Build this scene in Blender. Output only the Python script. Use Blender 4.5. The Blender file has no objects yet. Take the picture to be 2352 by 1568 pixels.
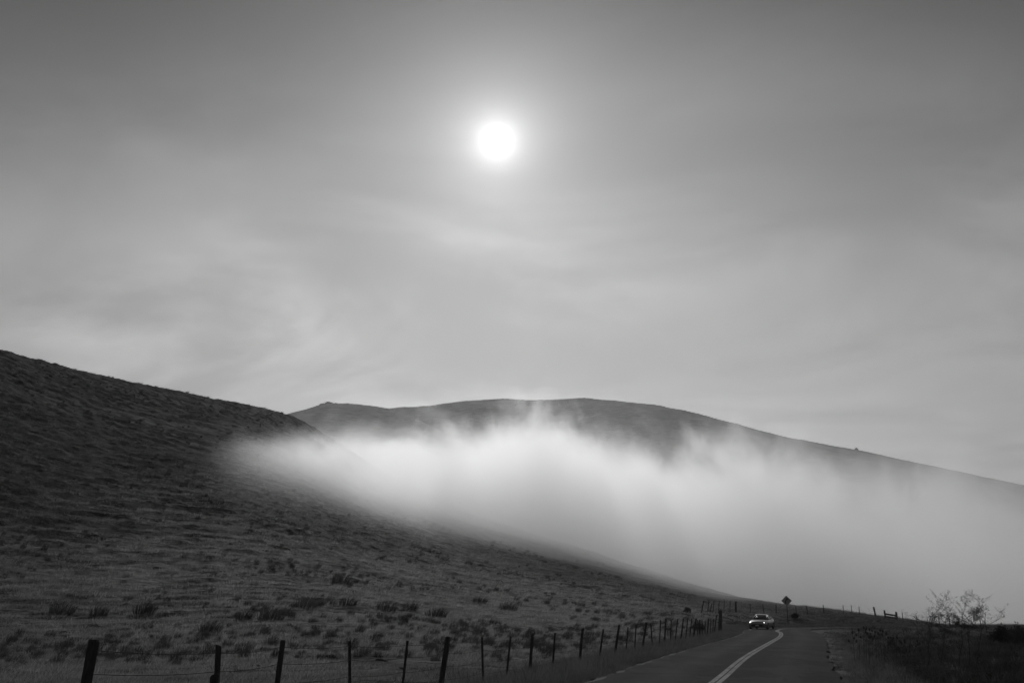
import bpy, bmesh, math, random
import numpy as np
from mathutils import Vector, Matrix

random.seed(7)
rng = np.random.default_rng(7)
scn = bpy.context.scene
COL = scn.collection
R = math.radians

# ------------------------------------------------------------------ camera
EYE = 1.6
F = 2288.0                       # focal length in units of a 2352 px wide frame
PITCH = R(15.07)
cam_d = bpy.data.cameras.new("camera")
cam = bpy.data.objects.new("camera", cam_d)
COL.objects.link(cam)
cam.location = (0, 0, EYE)
cam.rotation_euler = (math.pi / 2 + PITCH, 0, 0)
cam_d.sensor_width = 36.0
cam_d.lens = 36.0 * F / 2352.0
cam_d.clip_start = 0.1
cam_d.clip_end = 6000
scn.camera = cam

# ------------------------------------------------------------------ sky and sun
SUN_EL, SUN_AZ = R(26.4), R(-0.95)          # azimuth from +Y towards +X
sun_dir = Vector((math.sin(SUN_AZ) * math.cos(SUN_EL), math.cos(SUN_AZ) * math.cos(SUN_EL), math.sin(SUN_EL)))

world = bpy.data.worlds.new("World")
scn.world = world
world.use_nodes = True
wn, wl = world.node_tree.nodes, world.node_tree.links
wn.clear()


class NT:
    """small helper to write node graphs as expressions"""
    def __init__(s, tree):
        s.t, s.n, s.l = tree, tree.nodes, tree.links

    def put(s, sock, v):
        if isinstance(v, bpy.types.NodeSocket):
            s.l.new(v, sock)
        else:
            sock.default_value = v

    def math(s, op, a, b=None, c=None, clamp=False):
        n = s.n.new("ShaderNodeMath"); n.operation = op; n.use_clamp = clamp
        s.put(n.inputs[0], a)
        if b is not None: s.put(n.inputs[1], b)
        if c is not None: s.put(n.inputs[2], c)
        return n.outputs[0]

    def vmath(s, op, a, b=None):
        n = s.n.new("ShaderNodeVectorMath"); n.operation = op
        s.put(n.inputs[0], a)
        if b is not None: s.put(n.inputs[1], b)
        return n.outputs["Value"] if op in ("DOT_PRODUCT", "LENGTH", "DISTANCE") else n.outputs["Vector"]

    def noise(s, vec, scale, detail=4, rough=0.55, dist=0.0):
        n = s.n.new("ShaderNodeTexNoise")
        s.put(n.inputs["Vector"], vec)
        n.inputs["Scale"].default_value = scale
        n.inputs["Detail"].default_value = detail
        n.inputs["Roughness"].default_value = rough
        n.inputs["Distortion"].default_value = dist
        return n.outputs[0]

    def maprange(s, v, a, b, c, d, kind="SMOOTHSTEP"):
        n = s.n.new("ShaderNodeMapRange"); n.interpolation_type = kind
        s.put(n.inputs[0], v)
        for i, q in zip((1, 2, 3, 4), (a, b, c, d)):
            s.put(n.inputs[i], q)
        return n.outputs[0]

    def curve(s, v, pts):
        n = s.n.new("ShaderNodeFloatCurve")
        s.put(n.inputs["Value"], v)
        cu = n.mapping.curves[0]
        cu.points[0].location = pts[0]; cu.points[1].location = pts[-1]
        for p in pts[1:-1]: cu.points.new(*p)
        n.mapping.update()
        return n.outputs[0]


W = NT(world.node_tree)
sky = wn.new("ShaderNodeTexSky")
sky.sky_type = 'NISHITA'
sky.sun_disc = False
sky.sun_elevation = SUN_EL
sky.sun_rotation = SUN_AZ
sky.altitude = 100
sky.air_density = 1.0
sky.dust_density = 2.0
sky.ozone_density = 1.0
bw = wn.new("ShaderNodeRGBToBW")
wl.new(sky.outputs[0], bw.inputs[0])
tc = wn.new("ShaderNodeTexCoord")
dirv = W.vmath("NORMALIZE", tc.outputs["Generated"])
cosang = W.math("MINIMUM", W.vmath("DOT_PRODUCT", dirv, tuple(sun_dir)), 1.0)
ang = W.math("MULTIPLY", W.math("ARCCOSINE", cosang), 180 / math.pi)      # degrees from the sun
# the sun behind thin high cloud: blown-out core and its aureole
aur1 = W.math("MULTIPLY", W.math("EXPONENT", W.math("MULTIPLY", ang, -1 / 0.6)), 60.0)
aur2 = W.math("MULTIPLY", W.math("EXPONENT", W.math("MULTIPLY", ang, -1 / 10.0)), 7.0)
aur3 = W.math("MULTIPLY", W.math("EXPONENT", W.math("MULTIPLY", ang, -1 / 2.1)), 28.0)
aur = W.math("ADD", W.math("ADD", aur1, aur3), aur2)
# thin streaky cirrus laid on a plane high above (direction divided by its height)
sx = wn.new("ShaderNodeSeparateXYZ"); wl.new(dirv, sx.inputs[0])
hz = W.math("MAXIMUM", W.math("ADD", sx.outputs[2], 0.26), 0.05)
cx = W.math("DIVIDE", sx.outputs[0], hz)
cy = W.math("DIVIDE", sx.outputs[1], hz)
OFFX, OFFY = 7.7, 4.2
cmb = wn.new("ShaderNodeCombineXYZ")
W.put(cmb.inputs[0], W.math("ADD", W.math("ADD", W.math("MULTIPLY", cx, 0.75), W.math("MULTIPLY", cy, -0.16)), OFFX))
W.put(cmb.inputs[1], W.math("ADD", W.math("ADD", W.math("MULTIPLY", cy, 1.0), W.math("MULTIPLY", cx, 0.20)), OFFY))
cir = W.noise(cmb.outputs[0], 1.9, 6, 0.54, 0.8)
cir2 = W.noise(cmb.outputs[0], 0.8, 2, 0.5, 0.3)
cloud = W.math("MULTIPLY", W.maprange(cir, 0.35, 0.80, 0.0, 1.0), W.maprange(cir2, 0.35, 0.62, 0.25, 1.0))
# the veil of thin cloud is seen through a longer path, so brighter, towards the horizon
elv = W.math("MULTIPLY", W.math("ARCSINE", sx.outputs[2]), 180 / math.pi)
path = W.math("POWER", W.maprange(elv, 40.0, 8.0, 0.12, 1.0), 1.25)
fwdsc = W.math("ADD", 0.66, W.math("MULTIPLY", W.math("EXPONENT", W.math("MULTIPLY", W.math("MULTIPLY", ang, ang), -1 / 700.0)), 0.44))
veil = W.math("MULTIPLY", W.math("MULTIPLY", path, fwdsc), W.math("ADD", 15.5, W.math("MULTIPLY", cloud, 15.0)))
skyv = W.math("ADD", W.math("MULTIPLY", bw.outputs[0], 0.17), veil)
tot = W.math("ADD", skyv, W.math("MULTIPLY", aur, W.math("ADD", 0.72, W.math("MULTIPLY", cir, 0.55))))
bg = wn.new("ShaderNodeBackground")
cmbc = wn.new("ShaderNodeCombineColor")
for i in range(3): wl.new(tot, cmbc.inputs[i])
wl.new(cmbc.outputs[0], bg.inputs[0])
bg.inputs[1].default_value = 0.10
wo = wn.new("ShaderNodeOutputWorld")
wl.new(bg.outputs[0], wo.inputs[0])

sun_d = bpy.data.lights.new("sun", 'SUN')
sun_d.energy = 5.0
sun_d.angle = R(0.53)
sun_d.color = (1, 1, 1)
sun = bpy.data.objects.new("sun", sun_d)
COL.objects.link(sun)
sun.rotation_euler = (-sun_dir).to_track_quat('-Z', 'Y').to_euler()
sun.location = (0, 0, 60)

scn.view_settings.view_transform = 'Standard'
scn.view_settings.look = 'None'
scn.view_settings.gamma = 1.0
scn.view_settings.exposure = -2.2
scn.view_settings.use_curve_mapping = False
scn.render.engine = 'CYCLES'
cy_ = scn.cycles
cy_.use_denoising = True
cy_.max_bounces = 9
cy_.diffuse_bounces = 2
cy_.glossy_bounces = 2
cy_.transmission_bounces = 2
cy_.transparent_max_bounces = 8
cy_.volume_bounces = 7
cy_.volume_step_rate = 0.55
cy_.volume_max_steps = 512
cy_.sample_clamp_indirect = 6.0


# ------------------------------------------------------------------ helpers
def tag(o, label=None, cat=None, group=None, kind=None):
    if label: o["label"] = label
    if cat: o["category"] = cat
    if group: o["group"] = group
    if kind: o["kind"] = kind
    return o


def empty(name, loc=(0, 0, 0), rz=0.0):
    o = bpy.data.objects.new(name, None)
    COL.objects.link(o)
    o.location = loc
    o.rotation_euler = (0, 0, rz)
    o.empty_display_size = 0.3
    return o


def mesh_obj(name, verts, faces, mat=None, parent=None, smooth=False, link=True):
    me = bpy.data.meshes.new(name)
    me.from_pydata([tuple(v) for v in verts], [], [tuple(f) for f in faces])
    me.update()
    if smooth:
        me.polygons.foreach_set("use_smooth", [True] * len(me.polygons))
    if mat: me.materials.append(mat)
    o = bpy.data.objects.new(name, me)
    if link: COL.objects.link(o)
    if parent is not None: o.parent = parent
    return o


def grid_obj(name, X, Y, Z, mat, wrap=False, smooth=True):
    """X,Y,Z arrays [rows, cols] -> quad sheet"""
    nr, nc = X.shape
    me = bpy.data.meshes.new(name)
    co = np.stack([X, Y, Z], -1).reshape(-1, 3).astype(np.float32)
    idx = np.arange(nr * nc).reshape(nr, nc)
    if wrap:
        a = idx[:-1]; b = np.roll(idx, -1, 1)[:-1]; c = np.roll(idx, -1, 1)[1:]; d = idx[1:]
    else:
        a = idx[:-1, :-1]; b = idx[:-1, 1:]; c = idx[1:, 1:]; d = idx[1:, :-1]
    q = np.stack([a, b, c, d], -1).reshape(-1, 4).astype(np.int32)
    nq = len(q)
    me.vertices.add(len(co)); me.vertices.foreach_set("co", co.ravel())
    me.loops.add(nq * 4); me.loops.foreach_set("vertex_index", q.ravel())
    me.polygons.add(nq)
    me.polygons.foreach_set("loop_start", np.arange(0, nq * 4, 4, dtype=np.int32))
    me.polygons.foreach_set("use_smooth", np.full(nq, smooth))
    me.update(calc_edges=True)
    me.validate()
    me.materials.append(mat)
    o = bpy.data.objects.new(name, me)
    COL.objects.link(o)
    return o


def ray(px, py):
    u, v = (px - 1176.0) / F, (784.0 - py) / F
    return Vector((u, math.cos(PITCH) - v * math.sin(PITCH), math.sin(PITCH) + v * math.cos(PITCH)))


def P(px, py, y):
    """the world point seen at a place of the photograph, at ground distance y ahead"""
    d = ray(px, py)
    return Vector((0, 0, EYE)) + d * (y / d.y)


def elev(px, py):
    d = ray(px, py)
    return d.z / math.hypot(d.x, d.y)


def azim(px, py=1400):
    d = ray(px, py)
    return math.atan2(d.x, d.y)


def smooth01(t):
    t = np.clip(t, 0, 1)
    return t * t * (3 - 2 * t)


_perm = rng.permutation(512).astype(np.int64)
_rand = rng.random(512)


def vnoise(x, y):
    xi, yi = np.floor(x).astype(np.int64), np.floor(y).astype(np.int64)
    xf, yf = x - xi, y - yi
    u, v = xf * xf * xf * (xf * (xf * 6 - 15) + 10), yf * yf * yf * (yf * (yf * 6 - 15) + 10)
    def h(i, j): return _rand[(_perm[(i & 511)] + j * 37 + _perm[(j * 7) & 511]) & 511]
    a, b, c, d = h(xi, yi), h(xi + 1, yi), h(xi, yi + 1), h(xi + 1, yi + 1)
    return (a + (b - a) * u) + ((c - a) + (a - b - c + d) * u) * v


def fbm(x, y, octv=4, gain=0.5):
    s, a, t = 0.0, 1.0, 0.0
    for k in range(octv):
        s = s + a * (vnoise(x + 17.3 * k, y - 9.1 * k) - 0.5); t += a
        x, y, a = x * 2.03 + 0.4 * y, y * 2.03 - 0.4 * x * 0.0, a * gain
    return s / t


# ------------------------------------------------------------------ materials (all in the greys of a black and white picture)
def new_mat(name):
    m = bpy.data.materials.new(name)
    m.use_nodes = True
    m.node_tree.nodes.clear()
    return m, NT(m.node_tree)


def grey(t, v):
    n = t.n.new("ShaderNodeCombineColor")
    for i in range(3): t.put(n.inputs[i], v)
    return n.outputs[0]


def simple_mat(name, lo, hi, scale=5.0, rough=0.8, detail=4, spec=0.3, metal=0.0, bump=0.0, emit=0.0, stretch=(1, 1, 1)):
    m, t = new_mat(name)
    tc = t.n.new("ShaderNodeTexCoord")
    vec = t.vmath("MULTIPLY", tc.outputs["Object"], stretch)
    nz = t.noise(vec, scale, detail, 0.6)
    val = t.maprange(nz, 0.3, 0.7, lo, hi, "LINEAR")
    b = t.n.new("ShaderNodeBsdfPrincipled")
    t.put(b.inputs["Base Color"], grey(t, val))
    b.inputs["Roughness"].default_value = rough
    b.inputs["Metallic"].default_value = metal
    b.inputs["Specular IOR Level"].default_value = spec
    if bump:
        bn = t.n.new("ShaderNodeBump"); bn.inputs["Strength"].default_value = bump; bn.inputs["Distance"].default_value = 0.02
        t.put(bn.inputs["Height"], nz); t.l.new(bn.outputs[0], b.inputs["Normal"])
    if emit:
        b.inputs["Emission Color"].default_value = (1, 1, 1, 1)
        b.inputs["Emission Strength"].default_value = emit
    o = t.n.new("ShaderNodeOutputMaterial")
    t.l.new(b.outputs[0], o.inputs[0])
    return m


def grass_mat(name, lo, hi, trans=0.35):
    m, t = new_mat(name)
    oi = t.n.new("ShaderNodeObjectInfo")
    ge = t.n.new("ShaderNodeNewGeometry")
    rnd = t.math("ADD", t.math("MULTIPLY", oi.outputs["Random"], 0.7), t.math("MULTIPLY", ge.outputs["Random Per Island"], 0.3))
    val = t.math("ADD", lo, t.math("MULTIPLY", rnd, hi - lo))
    if name == "grass_short": val = t.math("MULTIPLY", val, slope_light(t, ge.outputs["Position"]))
    c = grey(t, val)
    d = t.n.new("ShaderNodeBsdfDiffuse"); t.l.new(c, d.inputs[0])
    tr = t.n.new("ShaderNodeBsdfTranslucent"); t.l.new(c, tr.inputs[0])
    mx = t.n.new("ShaderNodeMixShader"); mx.inputs[0].default_value = trans
    t.l.new(d.outputs[0], mx.inputs[1]); t.l.new(tr.outputs[0], mx.inputs[2])
    o = t.n.new("ShaderNodeOutputMaterial")
    t.l.new(mx.outputs[0], o.inputs[0])
    return m


def slope_light(t, p):
    """grass colour lightened on the lower slope, standing in for its brighter light"""
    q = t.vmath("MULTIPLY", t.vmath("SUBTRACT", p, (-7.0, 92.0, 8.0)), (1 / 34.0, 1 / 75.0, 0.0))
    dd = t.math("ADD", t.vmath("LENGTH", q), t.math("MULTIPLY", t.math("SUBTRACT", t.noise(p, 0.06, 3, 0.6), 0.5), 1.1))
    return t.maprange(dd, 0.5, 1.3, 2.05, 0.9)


def ground_mat(name, lo, hi):
    m, t = new_mat(name)
    tc = t.n.new("ShaderNodeTexCoord")
    p = tc.outputs["Object"]
    big = t.noise(p, 0.035, 4, 0.55)
    streak = t.noise(t.vmath("MULTIPLY", p, (0.22, 0.9, 0.9)), 0.9, 5, 0.65)
    fine = t.noise(t.vmath("MULTIPLY", p, (0.6, 1.0, 1.0)), 6.0, 4, 0.7)
    mid = t.noise(t.vmath("MULTIPLY", p, (0.5, 1.0, 1.0)), 2.2, 4, 0.7)
    v = t.math("ADD", t.math("MULTIPLY", big, 0.26), t.math("ADD", t.math("MULTIPLY", streak, 0.42), t.math("ADD", t.math("MULTIPLY", mid, 0.30), t.math("MULTIPLY", fine, 0.20))))
    val = t.math("MULTIPLY", t.maprange(v, 0.52, 0.70, lo, hi, "LINEAR"), slope_light(t, p))  # brighter light of the lower slope is painted into the ground colour
    b = t.n.new("ShaderNodeBsdfPrincipled")
    t.put(b.inputs["Base Color"], grey(t, val))
    b.inputs["Roughness"].default_value = 0.95
    b.inputs["Specular IOR Level"].default_value = 0.05
    bn = t.n.new("ShaderNodeBump"); bn.inputs["Strength"].default_value = 0.6; bn.inputs["Distance"].default_value = 0.12
    t.put(bn.inputs["Height"], t.math("ADD", streak, fine)); t.l.new(bn.outputs[0], b.inputs["Normal"])
    o = t.n.new("ShaderNodeOutputMaterial")
    t.l.new(b.outputs[0], o.inputs[0])
    return m


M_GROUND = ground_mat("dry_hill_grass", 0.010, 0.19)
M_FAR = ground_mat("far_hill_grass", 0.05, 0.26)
M_WOOD = simple_mat("weathered_wood", 0.015, 0.045, 9, 0.9, bump=0.6, stretch=(6, 6, 1))
M_STEEL = simple_mat("rusty_steel", 0.015, 0.04, 20, 0.75, metal=0.3)
M_WIRE = simple_mat("old_wire", 0.02, 0.05, 30, 0.6, metal=0.4)
M_ROCK = simple_mat("dark_rock", 0.018, 0.05, 3, 0.9, bump=0.8)
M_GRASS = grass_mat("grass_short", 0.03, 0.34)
M_TUFT = grass_mat("grass_tuft", 0.03, 0.12)
M_VERGE = grass_mat("grass_verge", 0.06, 0.27)
M_WEED = grass_mat("weed_dark", 0.02, 0.13, 0.3)
M_BUSH = grass_mat("bush_leaf", 0.025, 0.07, 0.25)
M_STALK = simple_mat("dead_stalk", 0.03, 0.07, 12, 0.9)

# ------------------------------------------------------------------ road line (plan), used by the terrain too
def gx(px, y, py=1440):
    return P(px, py, y).x


road_ctrl = [(-12.0, -30.0), (-5.6, -10.0), (-2.4, 0.0), (gx(1620, 21.5, 1568), 21.5), (gx(1712, 36.0, 1508), 36.0), (gx(1765, 51, 1477), 51.0),
             (gx(1791, 66.0, 1459), 66.0), (gx(1793, 79.0, 1449), 79.0), (gx(1785, 89.0, 1443), 89.0), (26.2, 98.5), (32.5, 104.5), (41.0, 108.5), (56.0, 112.5), (80.0, 117.5)]


def catmull(pts, n):
    pts = [Vector(p) for p in pts]
    out = []
    for i in range(len(pts) - 1):
        p0 = pts[max(i - 1, 0)]; p1 = pts[i]; p2 = pts[i + 1]; p3 = pts[min(i + 2, len(pts) - 1)]
        for k in range(n):
            t = k / n
            out.append(0.5 * ((2 * p1) + (p2 - p0) * t + (2 * p0 - 5 * p1 + 4 * p2 - p3) * t * t + (3 * p1 - p0 - 3 * p2 + p3) * t ** 3))
    out.append(pts[-1])
    return out


road_c = catmull(road_ctrl, 12)
road_xy = np.array([(p.x, p.y) for p in road_c])


def road_z(y):
    return -0.13 * smooth01((np.asarray(y, float) - 40) / 55)


def road_dist(x, y):
    """distance to the road's middle line"""
    x = np.asarray(x, float); y = np.asarray(y, float)
    best = np.full(x.shape, 1e9)
    a = road_xy[:-1]; b = road_xy[1:]
    for (ax, ay), (bx, by) in zip(a, b):
        dx, dy = bx - ax, by - ay
        t = np.clip(((x - ax) * dx + (y - ay) * dy) / (dx * dx + dy * dy), 0, 1)
        best = np.minimum(best, (x - ax - t * dx) ** 2 + (y - ay - t * dy) ** 2)
    return np.sqrt(best)


# ------------------------------------------------------------------ terrain: near hillside
# crest of the near ground: place in the photograph, distance of the crest, distance where the slope begins
near_tab = [(-1500, 560, 170, 14), (-700, 660, 185, 40), (-300, 735, 200, 42), (0, 803, 212, 42), (150, 842, 222, 39), (300, 877, 232, 36), (450, 908, 243, 32), (560, 930, 254, 28),
            (655, 953, 272, 25), (700, 970, 278, 24), (760, 1008, 284, 23), (840, 1062, 288, 20), (920, 1108, 289, 20), (1000, 1145, 287, 22), (1100, 1188, 282, 24), (1220, 1226, 272, 27),
            (1350, 1264, 256, 32), (1450, 1296, 240, 38), (1550, 1326, 224, 46), (1620, 1350, 206, 60), (1690, 1366, 185, 74), (1783, 1386, 165, 86),
            (1893, 1402, 152, 88), (2060, 1424, 140, 60), (2264, 1450, 125, 40), (2352, 1460, 120, 30), (2800, 1500, 110, 30), (3600, 1540, 100, 30)]
T_AZ = np.array([azim(p[0], p[1]) for p in near_tab])
T_E = np.array([elev(p[0], p[1]) for p in near_tab])
T_R1 = np.array([p[2] for p in near_tab], float)
T_R0 = np.array([p[3] for p in near_tab], float)
GA = np.linspace(-math.pi, math.pi, 2881)


def col_interp(vals):
    v = np.interp(GA, T_AZ, vals)
    k = np.hanning(23); k /= k.sum()
    return np.convolve(np.pad(v, 11, mode="edge"), k, "valid")


G_E, G_R1, G_R0 = col_interp(T_E), col_interp(T_R1), col_interp(T_R0)
back = smooth01((np.abs(GA) - 1.35) / 0.6)                # behind the camera: level ground
G_E = G_E * (1 - back) + (-0.012) * back


def S01(t):
    t = np.clip(t, 0, 1)
    a = np.where(t < 0.4, t * t / 0.8, 0)
    b = np.where((t >= 0.4) & (t < 0.85), 0.2 + (t - 0.4), 0)
    u = t - 0.85
    c = np.where(t >= 0.85, 0.65 + u - u * u / 0.30, 0)
    return (a + b + c) / 0.725


G_Z = EYE + G_E * G_R1
for it in range(4):                                        # let each direction's skyline fall where it should
    tt = np.linspace(0.3, 1.25, 120)
    rr = G_R0[:, None] + (G_R1 - G_R0)[:, None] * tt
    zz = G_Z[:, None] * S01(tt)[None, :]
    zz = zz - 0.30 * np.maximum(rr - G_R1[:, None], 0) ** 2 / (np.maximum(rr - G_R1[:, None], 0) + 25)
    emax = ((zz - EYE) / rr).max(1)
    G_Z = np.where(G_E > 0.01, G_Z + (G_E - emax) * G_R1 * 0.95, G_Z)


def gz(x, y):
    """ground height (without the small relief)"""
    x = np.asarray(x, float); y = np.asarray(y, float)
    r = np.hypot(x, y); a = np.arctan2(x, y)
    r0, r1, zc = np.interp(a, GA, G_R0), np.interp(a, GA, G_R1), np.interp(a, GA, G_Z)
    z = zc * S01((r - r0) / (r1 - r0))
    over = np.maximum(r - r1, 0)
    z = z - 0.30 * over ** 2 / (over + 25)
    z = np.where(z < -18, -18 - 10 * (1 - np.exp((z + 18) / 10)), z)
    # a bank on the inner side of the bend, a hollow by the fence
    z = z + 0.75 * np.exp(-(((x - 17.2) / 3.2) ** 2 + ((y - 93) / 7.0) ** 2))
    d = road_dist(x, y)
    w = smooth01((d - 3.6) / 5.0)
    verge = -0.10 * np.exp(-((d - 5.0) / 1.3) ** 2)
    zr = road_z(y) - 0.05
    return zr * (1 - w) + (z + zr * np.exp(-(d / 14) ** 2)) * w + verge


def relief(x, y):
    r = np.hypot(x, y)
    d = road_dist(x, y)
    far = smooth01((r - 30) / 90)
    steep = smooth01((-np.arctan2(x, y) + 0.15) / 0.45)
    big = 0.9 * fbm(x / 22, y / 22, 3) * far
    # low cattle-trodden steps that follow the contours, broken up
    zm = gz(x, y)
    xr, yr = x * 0.95 + y * 0.30, y * 0.95 - x * 0.30
    ph = (zm + 1.6 * fbm(x / 11, y / 11, 3) + 0.5 * fbm(x / 2.5, y / 2.5, 2)) * (2 * math.pi / 0.85)
    stp = np.maximum(np.sin(ph), -0.3) * smooth01(fbm(xr / 13, yr / 5, 3) * 3.2 + 0.55)
    ter = fbm(xr / 5.5, yr / 1.1, 4, 0.62)
    lump = fbm(x / 1.5, y / 1.1, 3, 0.65)
    z = big + stp * 0.16 * far * (0.25 + 0.75 * steep) + ter * (0.25 + 0.75 * far) * (0.4 + 0.6 * steep) * 1.05 + lump * (0.20 + 0.16 * far)
    return z * smooth01((d - 3.2) / 4.0)


def ground_z(x, y):
    return float(gz(np.array([x]), np.array([y]))[0] + relief(np.array([x]), np.array([y]))[0])


az_in = np.arange(-0.60, 0.585, 0.0016)
az_out = np.concatenate([np.linspace(-math.pi, -0.62, 70), az_in, np.linspace(0.60, math.pi, 70)[:-1]])
rings = np.concatenate([np.geomspace(0.6, 16, 26), np.arange(16.2, 60, 0.22), np.arange(60.3, 290, 0.40), np.geomspace(292, 1400, 40)])
AA, RR = np.meshgrid(az_out, rings)
GXX, GYY = RR * np.sin(AA), RR * np.cos(AA)
ground = grid_obj("ground", GXX, GYY, gz(GXX, GYY) + relief(GXX, GYY), M_GROUND, wrap=True)
tag(ground, kind="structure")

# ------------------------------------------------------------------ far hills
def hill(name, tab, half, base, zfall, rough_amp, span):
    A = np.array([azim(p[0], p[1]) for p in tab]); E = np.array([elev(p[0], p[1]) for p in tab]); D = np.array([p[2] for p in tab], float)
    a = np.arange(span[0], span[1], 0.0022)
    e, d = np.interp(a, A, E), np.interp(a, A, D)
    k = np.hanning(9); k /= k.sum()
    e = np.convolve(np.pad(e, 4, mode="edge"), k, "valid")
    t = np.concatenate([np.linspace(-1, 0, 110), np.linspace(0, 1, 40)[1:]])
    AA, TT = np.meshgrid(a, t)
    rr = np.interp(AA, a, d) + TT * half
    ze = EYE + np.interp(AA, a, e) * np.interp(AA, a, d)
    prof = np.where(TT < 0, 1 - np.abs(TT) ** 1.45, 1 - TT ** 2 * 1.1)
    z = base + (ze - base) * prof
    x, y = rr * np.sin(AA), rr * np.cos(AA)
    soft = smooth01(np.abs(TT) / 0.12)
    z = z + rough_amp * (fbm(x / 70, y / 120, 4) * 3.4 * soft + fbm(x / 14, y / 6, 4, 0.65) * 0.42)
    o = grid_obj(name, x, y, z, M_FAR)
    tag(o, kind="structure")
    return o


hill("far_hill", [(-900, 1000, 820), (300, 985, 800), (700, 960, 790), (905, 941, 780), (1000, 935, 770), (1075, 922, 760), (1155, 917, 755), (1210, 921, 750), (1260, 920, 745), (1320, 921, 740),
                  (1400, 922, 730), (1450, 928, 725), (1520, 940, 715), (1600, 959, 705), (1800, 1004, 690), (1965, 1035, 680), (2100, 1062, 670), (2352, 1115, 650), (2800, 1215, 620), (3400, 1330, 600)],
     330, -28, 0, 3.0, (-0.75, 0.95))
hill("rocky_hill", [(-300, 1120, 520), (300, 1010, 530), (560, 975, 540), (655, 953, 545), (700, 942, 545), (735, 931, 545), (757, 928, 545), (800, 928, 545), (850, 933, 545), (905, 942, 545), (960, 965, 545), (1050, 1010, 545), (1200, 1100, 545), (1500, 1280, 540)],
     230, -28, 0, 1.5, (-0.60, 0.20))

# ------------------------------------------------------------------ road
M_ROAD, t = new_mat("asphalt")
uvn = t.n.new("ShaderNodeAttribute"); uvn.attribute_name = "across"
tc = t.n.new("ShaderNodeTexCoord")
fine = t.noise(tc.outputs["Object"], 40, 3, 0.7)
blot = t.noise(tc.outputs["Object"], 0.7, 4, 0.6)
ac = t.math("ABSOLUTE", uvn.outputs["Fac"])
track = t.math("SUBTRACT", 1.0, t.math("MULTIPLY", t.math("ABSOLUTE", t.math("SUBTRACT", ac, 0.52)), 3.6), clamp=True)
patch = t.maprange(t.noise(t.vmath("MULTIPLY", tc.outputs["Object"], (1.0, 0.35, 1.0)), 0.55, 3, 0.5), 0.52, 0.56, 0.0, 0.012)
crack = t.n.new("ShaderNodeTexVoronoi"); crack.feature = "DISTANCE_TO_EDGE"; crack.inputs["Scale"].default_value = 0.8
t.put(crack.inputs["Vector"], t.vmath("ADD", tc.outputs["Object"], t.vmath("MULTIPLY", (0.35, 0.35, 0.0), (1, 1, 1))))
cr = t.maprange(crack.outputs["Distance"], 0.0, 0.025, 0.016, 0.0)
val = t.math("SUBTRACT", t.math("ADD", t.math("ADD", 0.002, patch), t.math("ADD", t.math("MULTIPLY", fine, 0.025), t.math("ADD", t.math("MULTIPLY", blot, 0.02), t.math("MULTIPLY", track, 0.022)))), cr)
b = t.n.new("ShaderNodeBsdfPrincipled")
t.put(b.inputs["Base Color"], grey(t, val))
b.inputs["Roughness"].default_value = 0.95
b.inputs["Specular IOR Level"].default_value = 0.04
bn = t.n.new("ShaderNodeBump"); bn.inputs["Strength"].default_value = 0.5; bn.inputs["Distance"].default_value = 0.01
t.put(bn.inputs["Height"], fine); t.l.new(bn.outputs[0], b.inputs["Normal"])
o_ = t.n.new("ShaderNodeOutputMaterial"); t.l.new(b.outputs[0], o_.inputs[0])
M_LINE, t = new_mat("worn_line_paint")
tc = t.n.new("ShaderNodeTexCoord")
chip = t.maprange(t.noise(tc.outputs["Object"], 9.0, 5, 0.75), 0.42, 0.56, 0.10, 0.36)
wear = t.maprange(t.noise(tc.outputs["Object"], 0.9, 3, 0.6), 0.3, 0.7, 0.65, 1.1)
b = t.n.new("ShaderNodeBsdfPrincipled")
t.put(b.inputs["Base Color"], grey(t, t.math("MULTIPLY", chip, wear)))
b.inputs["Roughness"].default_value = 0.85; b.inputs["Specular IOR Level"].default_value = 0.15
o_ = t.n.new("ShaderNodeOutputMaterial"); t.l.new(b.outputs[0], o_.inputs[0])
M_EDGE = simple_mat("worn_edge_paint", 0.16, 0.34, 10, 0.7)

HALF = 2.75


def strip(name, off0, off1, dz, mat, y0=-30, y1=200, parent=None, n=2, wob=0.0):
    V, Fc, ac = [], [], []
    pts = [p for p in road_c]
    nn = []
    for i, p in enumerate(pts):
        a = pts[max(i - 1, 0)]; c = pts[min(i + 1, len(pts) - 1)]
        tdir = (c - a).normalized()
        nn.append(Vector((tdir.y, -tdir.x)))           # to the right of travel
    k = 0
    for p, nrm in zip(pts, nn):
        if not (y0 <= p.y <= y1): continue
        for j in range(n):
            s = j / (n - 1)
            o = off0 + (off1 - off0) * s
            w = 0.0
            if wob and j in (0, n - 1):
                w = wob * (vnoise(np.array([p.x * 1.3 + 9 * j]), np.array([p.y * 1.3]))[0] - 0.5)
            q = p + nrm * (o + w)
            V.append((q.x, q.y, float(road_z(p.y)) + dz))
            ac.append(o / HALF)
        if k:
            for j in range(n - 1):
                a = (k - 1) * n + j
                Fc.append((a, a + 1, a + n + 1, a + n))
        k += 1
    ob = mesh_obj(name, V, Fc, mat, parent, smooth=True)
    at = ob.data.attributes.new("across", 'FLOAT', 'POINT')
    at.data.foreach_set("value", ac)
    return ob


road_c = catmull(road_ctrl, 26)
road = strip("road", -HALF, HALF, 0.02, M_ROAD, n=7, wob=0.28)
tag(road, kind="structure")
strip("centre_line", -0.145, -0.018, 0.026, M_LINE, parent=road)
strip("centre_line", 0.018, 0.145, 0.026, M_LINE, parent=road)
strip("edge_line", -HALF + 0.22, -HALF + 0.36, 0.026, M_EDGE, y0=91, y1=140, parent=road)

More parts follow.
